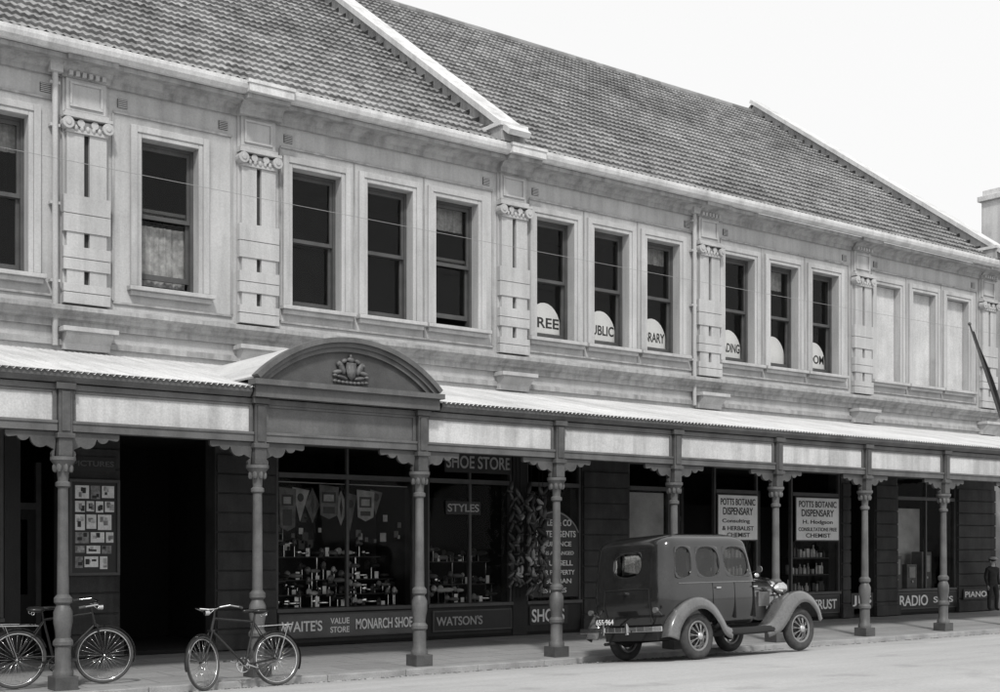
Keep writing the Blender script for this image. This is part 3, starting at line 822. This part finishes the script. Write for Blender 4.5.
for grp in [[f] for f in winf+rear]+[front]:
    isr=grp[0] in rear
    bmesh.ops.inset_region(bm,faces=grp,thickness=.010 if not isr else .06,depth=0,use_even_offset=True)
    for ed in bound(grp):
        ed[cl]=.9
        for v in ed.verts: v[vl]=.62
    bmesh.ops.inset_region(bm,faces=grp,thickness=.007,depth=-.022,use_even_offset=True)
    for ed in bound(grp):
        ed[cl]=.9
        for v in ed.verts: v[vl]=.62
    for f in grp: f.material_index=1
me=bpy.data.meshes.new('car_body'); bm.to_mesh(me); bm.free()
me.materials.append(M_body); me.materials.append(M_cglass)
me.polygons.foreach_set('use_smooth',[True]*len(me.polygons))
o=bpy.data.objects.new('body',me); link(o,CAR); md=o.modifiers.new('s','SUBSURF'); md.levels=3; md.render_levels=3
q=MB(); q.box(-.2,1.2,-.55,.55,.45,.95,0); q.box(-.28,-.10,-.5,.5,.95,1.25,0); q.box(.55,.68,-.50,-.06,.95,1.27,0); q.box(.55,.68,.06,.50,.95,1.27,0)
q.tube((1.15,.33,1.15),(1.2,.30,1.15),.17,.17,20,0)
q.make('seats',[M_under],CAR,bevel=.03)
BZ=.075
st=[(1.38,.655,1.09,.52),(1.6,.58,1.09,.50),(1.9,.47,1.08,.50),(2.2,.37,1.06,.50),(2.34,.33,1.04,.50)]
q=MB(); rg=[]
for x,hw,zt,zb in st:
    r=[]
    for k in range(13):
        t=math.pi*k/12; cxx=math.cos(t); sx=math.sin(t)
        yy_=-hw*math.copysign(abs(cxx)**.55,cxx); zz_=zt+BZ-.22+.22*abs(sx)**.8
        r.append((x,yy_,zz_))
    r=[(x,-hw,zb)]+r+[(x,hw,zb)]
    rg.append(r)
n=len(rg[0]); vs=[p for r in rg for p in r]
q.add(vs,[(j*n+i,j*n+i+1,(j+1)*n+i+1,(j+1)*n+i) for j in range(len(rg)-1) for i in range(n-1)]+[tuple(range((len(rg)-1)*n,len(rg)*n))])
q.make('bonnet',[M_body],CAR,smooth=True,angle=50)
q=MB()
for k in range(9):
    x=1.62+k*.06; hw=.58-(x-1.6)*.36
    for sy in (-1,1):
        q.obox((x,sy*(hw+.006),.82),(.010,.014,.11),Matrix.Rotation(.12,3,'Y'),0)
q.tube((1.41,0,1.17),(2.34,0,1.12),.008,.008,6,1)
for sy in (-1,1):
    q.tube((1.42,sy*.655,.97),(2.33,sy*.34,.93),.006,.006,6,1)
q.make('bonnet_louvres',[M_fend,M_chrome],CAR)
q=MB(); rp=[]
for k in range(17):
    t=math.pi*k/16; rp.append((.35*math.copysign(abs(math.cos(t))**.6,math.cos(t)),.93+.24*math.sin(t)))
outl=[(-.25,.46),(.25,.46)]+[(a,c) for a,c in rp]
vs=[(2.33,a,c) for a,c in outl]+[(2.43,a*.97,c-.01) for a,c in outl]; n=len(outl)
q.add(vs,[(i,(i+1)%n,n+(i+1)%n,n+i) for i in range(n)]+[tuple(range(n))],0)
vs=[(2.425,a*.85,.5+(c-.5)*.93) for a,c in outl]; q.add(vs,[tuple(range(n))],1)
for k in range(-6,7): q.box(2.42,2.435,k*.04-.006,k*.04+.006,.50,1.0,0)
q.ell((2.38,0,1.20),(.06,.03,.04),0)
q.make('radiator_shell',[M_chrome,M_under],CAR,smooth=True,angle=40)
def catmull(P,n=8):
    out=[];P=[Vector(p) for p in P]; Q=[2*P[0]-P[1]]+P+[2*P[-1]-P[-2]]
    for i in range(1,len(Q)-2):
        for k in range(n):
            t=k/n; a,b_,c,d=Q[i-1],Q[i],Q[i+1],Q[i+2]
            out.append(.5*((2*b_)+(-a+c)*t+(2*a-5*b_+4*c-d)*t*t+(-a+3*b_-3*c+d)*t**3))
    out.append(P[-1]); return out
def fender(name,path,yin,yout,side,mm,lip=.10):
    P=catmull([(p[0],p[1]) for p in path]); sec=[]
    W=yout-yin
    K=9
    for k in range(K):
        u=k/(K-1); sec.append((yin+W*math.sin(u*math.pi/2)**.9 if u>0 else yin, .05*math.sin(math.pi*min(1,u*1.1))- (lip+.02)*max(0,(u-.5)*2)**2.2))
    vs=[]
    for i,p in enumerate(P):
        t=(P[min(i+1,len(P)-1)]-P[max(i-1,0)]); t.normalize(); nn=Vector((-t.y,t.x))
        for (y,h) in sec:
            q_=p+nn*h; vs.append((q_.x,side*y,q_.y))
    q=MB(); q.add(vs,[(i*K+j,i*K+j+1,(i+1)*K+j+1,(i+1)*K+j) for i in range(len(P)-1) for j in range(K-1)])
    o=q.make(name,[mm],CAR,smooth=True); sm=o.modifiers.new('sol','SOLIDIFY'); sm.thickness=.018
for sd_ in (-1,1):
    fender('rear_fender',[(-.68,.34),(-.61,.52),(-.43,.71),(-.18,.82),(.05,.83),(.26,.74),(.43,.57),(.53,.43),(.66,.37)],.60,.845,sd_,M_fend)
    fender('front_fender',[(1.45,.37),(1.70,.43),(1.90,.57),(2.08,.74),(2.28,.85),(2.50,.87),(2.70,.79),(2.85,.63),(2.91,.47)],.44,.845,sd_,M_fend,.11)
    fender('running_board',[(.5,.375),(1.0,.37),(1.72,.375)],.60,.84,sd_,M_under,.03)
q=MB(); q.box(-.62,2.35,-.50,.50,.30,.47,0)
q.box(-.04,.04,-.62,.62,.29,.37,0); q.box(WB-.04,WB+.04,-.62,.62,.29,.37,0)
q.tube((-.8,.35,.27),(.6,.35,.28),.025,.025,8,0)
q.make('chassis',[M_under],CAR,bevel=.02)
def wheel(name,x,y,side):
    e=bpy.data.objects.new(name,None); link(e,CAR); e.location=(x,y,WR)
    if x>2: e.rotation_euler=(0,0,math.radians(-3))
    q=MB(); q.torus((0,0,0),WR-.065,.068,0,44,12,sy=1.05); q.make('tyre',[M_tyre],e,smooth=True)
    q=MB(); q.torus((0,side*.035,0),.205,.018,0,40,8); q.torus((0,-side*.035,0),.205,.018,0,40,8)
    for k in range(20):
        t=2*math.pi*k/20; t2=t+(.25 if k%2 else -.25)
        q.tube((.05*math.cos(t),side*.075,.05*math.sin(t)),(.205*math.cos(t2),side*.02,.205*math.sin(t2)),.006,.006,5,0)
    q.tube((0,-side*.05,0),(0,side*.0,0),.14,.14,24,2)
    q.tube((0,side*.0,0),(0,side*.085,0),.065,.055,20,1); q.ell((0,side*.085,0),(.055,.02,.055),1)
    q.make('rim_and_spokes',[M_rim,M_chrome,M_under],e,smooth=True,angle=40)
for x in (0,WB):
    for s_ in (-1,1): wheel('wheel',x,s_*TR,s_)
q=MB()
for xb,sg in ((-.94,-1),(2.99,1)):
    pts=[]
    for k in range(13):
        u=(k-6)/6; pts.append((xb-sg*.10*u*u,u*.78,.47))
    for a,c in zip(pts[:-1],pts[1:]):
        d=Vector(c)-Vector(a); ang=math.atan2(d.y,d.x)
        q.obox((Vector(a)+Vector(c))/2,(d.length/2+.003,.011,.036),Matrix.Rotation(ang,3,'Z'),0)
    for sy in (-1,1):
        q.tube((xb,sy*.3,.45),(xb+(-sg)*.35,sy*.32,.42),.018,.018,6,1)
    for sy in (-.22,.22): q.box(xb-.02,xb+.02,sy-.02,sy+.02,.40,.56,0)
q.make('bumpers',[M_chrome,M_under],CAR,bevel=.006)
q=MB()
LZ=.97
for sy in (-1,1):
    for k,(x,r) in enumerate(((2.12,.02),(2.16,.06),(2.24,.095),(2.31,.105),(2.335,.10))):
        if k: q.tube((px,sy*.50,LZ),(x,sy*.50,LZ),pr_,r,20,0)
        px,pr_=x,r
    q.tube((2.335,sy*.50,LZ),(2.345,sy*.50,LZ),.095,.085,20,1)
    q.tube((2.25,sy*.50,LZ-.08),(2.25,sy*.52,.80),.02,.03,8,0)
    q.tube((-.74,sy*.62,.73),(-.79,sy*.62,.73),.035,.04,14,2); q.tube((-.62,sy*.60,.66),(-.74,sy*.62,.73),.012,.012,6,0)
q.tube((2.25,-.5,.87),(2.25,.5,.87),.014,.014,8,0)
q.make('lamps',[M_chrome,M_white,mat('tail_lens',.12,.3)],CAR,smooth=True,angle=40)
q=MB(); q.box(-.89,-.88,.05,.43,.53,.65,0); q.make('number_plate',[M_signd],CAR,bevel=.004)
t_=txt("655·964",0,.34,0,0,.08,M_ltr,CAR,'plate_digits'); t_.rotation_euler=(math.radians(90),0,math.radians(-90)); t_.location=(-.895,.41,.55)
q=MB()
for sx,z in ((.40,1.0),(1.26,1.0)): q.box(sx,sx+.10,-.775,-.75,z,z+.018,0); q.box(sx,sx+.10,.75,.775,z,z+.018,0)
q.tube((-.66,0,.98),(-.71,0,.98),.02,.02,8,0)
q.tube((1.40,-.66,1.22),(1.40,-.80,1.26),.006,.006,6,0); q.tube((1.39,-.80,1.26),(1.40,-.80,1.26),.05,.05,14,0)
q.make('handles_and_mirror',[M_chrome],CAR)
q=MB()
for x in (.35,.85,1.31): q.box(x-.005,x+.005,-.7475,-.70,.56,1.08,0)
q.make('door_gaps',[M_under],CAR)
q=MB()
z=1.085
rr=[(x,-.745,z) for x in (-.40,0,.5,1.0,1.34)]
for a,c in zip(rr[:-1],rr[1:]): q.tube(a,c,.008,.008,6,0)
q.make('belt_moulding',[M_fend],CAR)
q=MB(); q.path([(-.665,-.42,1.03),(-.683,-.44,.80),(-.645,-.42,.56)],.006,6); q.path([(-.665,.42,1.03),(-.683,.44,.80),(-.645,.42,.56)],.006,6)
q.path([(-.665,-.42,1.03),(-.668,0,1.035),(-.665,.42,1.03)],.006,6)
q.make('boot_lid_seams',[M_under],CAR)

# ------------------------------------------------------------------ bicycles
M_bk=mat('bicycle_enamel',.02,.25,.2,5,0,40)
M_bt=mat('bicycle_tyre',.06,.8,.3,9,.1,80)
def bicycle(loc,rotz,lean,steer=0,wr=.345,wb=1.03):
    E=empty('bicycle',loc,(lean if abs(rotz)<1 else -lean,0,rotz))
    def wheelb(name,x,rot=0):
        e=bpy.data.objects.new(name,None); link(e,E); e.location=(x,0,wr); e.rotation_euler=(0,0,rot)
        q=MB(); q.torus((0,0,0),wr-.018,.018,0,48,8); q.torus((0,0,0),wr-.042,.010,1,48,6)
        for k in range(28):
            t=2*math.pi*k/28; s_=1 if k%2 else -1; t2=t+.35*(1 if k%4<2 else -1)
            q.tube((.018*math.cos(t2),s_*.03,.018*math.sin(t2)),((wr-.045)*math.cos(t),0,(wr-.045)*math.sin(t)),.0016,.0016,4,1)
        q.tube((0,-.05,0),(0,.05,0),.018,.018,10,1)
        q.make('wheel_parts',[M_bt,M_chrome],e,smooth=True)
        q=MB(); R_=wr+.022; n=22; a0_,a1_=((20,205) if name=='rear_wheel' else (-15+0,150))
        vs=[]
        for i in range(n+1):
            t=math.radians(a0_+(a1_-a0_)*i/n)
            for (yy,dr) in ((-.028,-.012),(0,.004),(.028,-.012)): vs.append(((R_+dr)*math.cos(t),yy,(R_+dr)*math.sin(t)))
        q.add(vs,[(i*3+j,i*3+j+1,(i+1)*3+j+1,(i+1)*3+j) for i in range(n) for j in range(2)])
        o=q.make('mudguard',[M_bk],e,smooth=True)
        return e
    wheelb('rear_wheel',0); wheelb('front_wheel',wb,steer)
    bb=(.44,0,.28); st=(.29,0,.80); ht=(wb-.17,0,.86); hb=(wb-.13,0,.72)
    q=MB()
    q.tube(bb,st,.015,.015,10); q.tube(st,ht,.014,.014,10); q.tube(bb,hb,.016,.016,10); q.tube(ht,hb,.018,.018,10)
    for s_ in (-1,1):
        q.tube((.44,s_*.03,.28),(0,s_*.055,wr),.010,.008,8); q.tube((.29,s_*.02,.78),(0,s_*.055,wr),.008,.007,8)
        q.tube((wb-.12,s_*.045,.71),(wb,s_*.05,wr),.011,.008,8)
    q.box(wb-.15,wb-.10,-.05,.05,.705,.725)
    q.tube(st,(.27,0,.90),.013,.013,8); q.tube(ht,(wb-.19,0,.97),.012,.012,8)
    q.make('frame',[M_bk],E,smooth=True,angle=45)
    q=MB(); hx=wb-.19
    M=Matrix.Rotation(steer,3,'Z')
    for s_ in (-1,1):
        pts=[(0,0,.97),(.06,s_*.05,.97),(.10,s_*.14,.985),(.04,s_*.24,1.0),(-.10,s_*.27,.98),(-.17,s_*.27,.965)]
        pts=[Vector((hx,0,0))+M@Vector(p) for p in pts]
        q.path(pts[:5],.011,8,0); q.tube(pts[4],pts[5],.017,.017,8,1)
    q.tube((hx,0,.97),(hx+.10,0,.90),.006,.006,6,0)
    q.tube((hx+.08,0,.93),(hx+.14,0,.93),.03,.035,12,0)
    q.make('handlebars',[M_chrome,M_bt],E,smooth=True,angle=60)
    q=MB(); q.ell((.20,0,.925),(.11,.095,.035),0,14,8); q.ell((.34,0,.935),(.11,.035,.024),0,12,6)
    for s_ in (-1,1): q.torus((.15,s_*.05,.885),.018,.005,1,12,5)
    q.make('saddle',[M_bk,M_chrome],E,smooth=True)
    q=MB(); q.torus((.44,-.05,.28),.088,.008,0,28,6); 
    for k in range(5):
        t=2*math.pi*k/5; q.tube((.44,-.05,.28),(.44+.085*math.cos(t),-.05,.28+.085*math.sin(t)),.006,.006,5,0)
    a=math.radians(20)
    for s_,an in ((-1,a),(1,a+math.pi)):
        ex=(.44+.17*math.cos(an),s_*.075,.28+.17*math.sin(an)); q.tube((.44,s_*.07,.28),ex,.010,.008,8,0)
        q.box(ex[0]-.045,ex[0]+.045,min(s_*.085,s_*.17),max(s_*.085,s_*.17),ex[2]-.012,ex[2]+.012,1)
    q.tube((.44,-.06,.28),(.44,.06,.28),.018,.018,10,0)
    q.tube((.44,-.05,.37),(0,-.05,wr+.035),.006,.006,5,1); q.tube((.44,-.05,.19),(0,-.05,wr-.035),.006,.006,5,1)
    q.make('crankset_and_chain',[M_chrome,M_bt],E,smooth=True,angle=45)
    q=MB()
    for s_ in (-1,1):
        q.tube((.22,s_*.05,.74),(-.22,s_*.06,.75),.006,.006,6); q.tube((-.16,s_*.06,.75),(0,s_*.06,wr),.005,.005,6)
    for k in range(4): q.tube((.15-k*.11,-.055,.745),(.15-k*.11,.055,.745),.005,.005,6)
    q.make('rear_carrier',[M_chrome],E)
    return E
bicycle((4.66,15.27,.012),0,math.radians(7),math.radians(-12))
bicycle((7.60,14.46,zr(14.46)+.004),math.pi+math.radians(3),math.radians(-6),math.radians(28),wr=.33,wb=1.0)

# ------------------------------------------------------------------ person
P=empty('person_standing',(28.75,17.85,.085),(0,0,math.radians(160)))
P.scale=(.95,.95,.93)
def sk(name,vs,es,rad,root,mat_list,assign=None,sub=2):
    me=bpy.data.meshes.new(name); me.from_pydata(vs,es,[]); o=bpy.data.objects.new(name+'_tmp',me); COL.objects.link(o)
    m=o.modifiers.new('k','SKIN'); m.use_smooth_shade=True; m2=o.modifiers.new('s','SUBSURF'); m2.levels=sub; m2.render_levels=sub
    for i,r in enumerate(rad): 
        me.skin_vertices[0].data[i].radius=(r if isinstance(r,tuple) else (r,r)); me.skin_vertices[0].data[i].use_root=(i==root)
    dg=bpy.context.evaluated_depsgraph_get(); ev=o.evaluated_get(dg); nm=bpy.data.meshes.new_from_object(ev)
    bpy.data.objects.remove(o)
    nm.name=name; nm.materials.clear()
    for mm in mat_list: nm.materials.append(mm)
    for p_ in nm.polygons:
        p_.use_smooth=True; p_.material_index=assign(p_.center) if assign else 0
    oo=bpy.data.objects.new(name,nm); link(oo,P); return oo
M_skin=mat('skin',.38,.6,.1,8,.0); M_cloth=mat('dark_suit_cloth',.03,.9,.3,9,.3,80); M_hair=mat('hair',.03,.7)
vs=[(0,0,.74),(0,.0,.86),(0,.0,1.0),(0,.01,1.12),(0,.01,1.19),(0,.02,1.25),(0,.03,1.32),
 (.08,0,.70),(.09,.01,.40),(.095,-.01,.08),(.10,.09,.035),
 (-.08,0,.70),(-.10,.05,.40),(-.10,.02,.08),(-.11,.12,.035),
 (.15,0,1.10),(.19,-.03,.88),(.18,.05,.68),
 (-.15,0,1.10),(-.19,-.03,.88),(-.17,.06,.68)]
es=[(0,1),(1,2),(2,3),(3,4),(4,5),(5,6),(0,7),(7,8),(8,9),(9,10),(0,11),(11,12),(12,13),(13,14),(3,15),(15,16),(16,17),(3,18),(18,19),(19,20)]
rd=[(.13,.10),(.12,.09),(.14,.10),(.11,.08),.045,.06,.085,.085,.06,.045,.035,.085,.06,.045,.035,.06,.045,.032,.06,.045,.032]
def asg(c):
    if c.z>1.175: return 1
    if c.z<.69 and abs(c.x)>.15 and c.z>.6: return 1
    return 0
sk('body',vs,es,rd,0,[M_cloth,M_skin],asg)
q=MB()
for s_,wx,wy in ((1,.18,.05),(-1,-.17,.06)):
    q.ell((wx,wy+.01,.635),(.018,.034,.045),0,10,8)
    for k in range(4):
        fy_=wy-.018+k*.016; L_=(.05,.058,.055,.042)[k]
        q.tube((wx,fy_,.605),(wx-s_*.006,fy_+.003,.605-L_*.5),.0085,.008,6,0); q.tube((wx-s_*.006,fy_+.003,.605-L_*.5),(wx-s_*.018,fy_+.006,.605-L_),.008,.0065,6,0)
    q.tube((wx,wy+.035,.645),(wx-s_*.012,wy+.058,.60),.010,.008,6,0)
q.ell((0,.115,1.30),(.011,.018,.018),0,8,6)
for s_ in (-1,1): q.ell((s_*.082,.03,1.30),(.012,.018,.026),0,8,6); q.ell((s_*.03,.107,1.325),(.011,.006,.006),1,8,6)
q.ell((0,.104,1.265),(.022,.007,.006),1,8,6)
q.make('hands_and_face',[M_skin,M_hair],P,smooth=True)
q=MB(); q.ell((0,.02,1.385),(.10,.115,.045),0,16,8); q.ell((0,.12,1.37),(.075,.06,.012),0,14,6); q.ell((0,.0,1.345),(.09,.095,.06),1,14,8)
q.make('cap_and_hair',[mat('cap_cloth',.5,.9),M_hair],P,smooth=True)
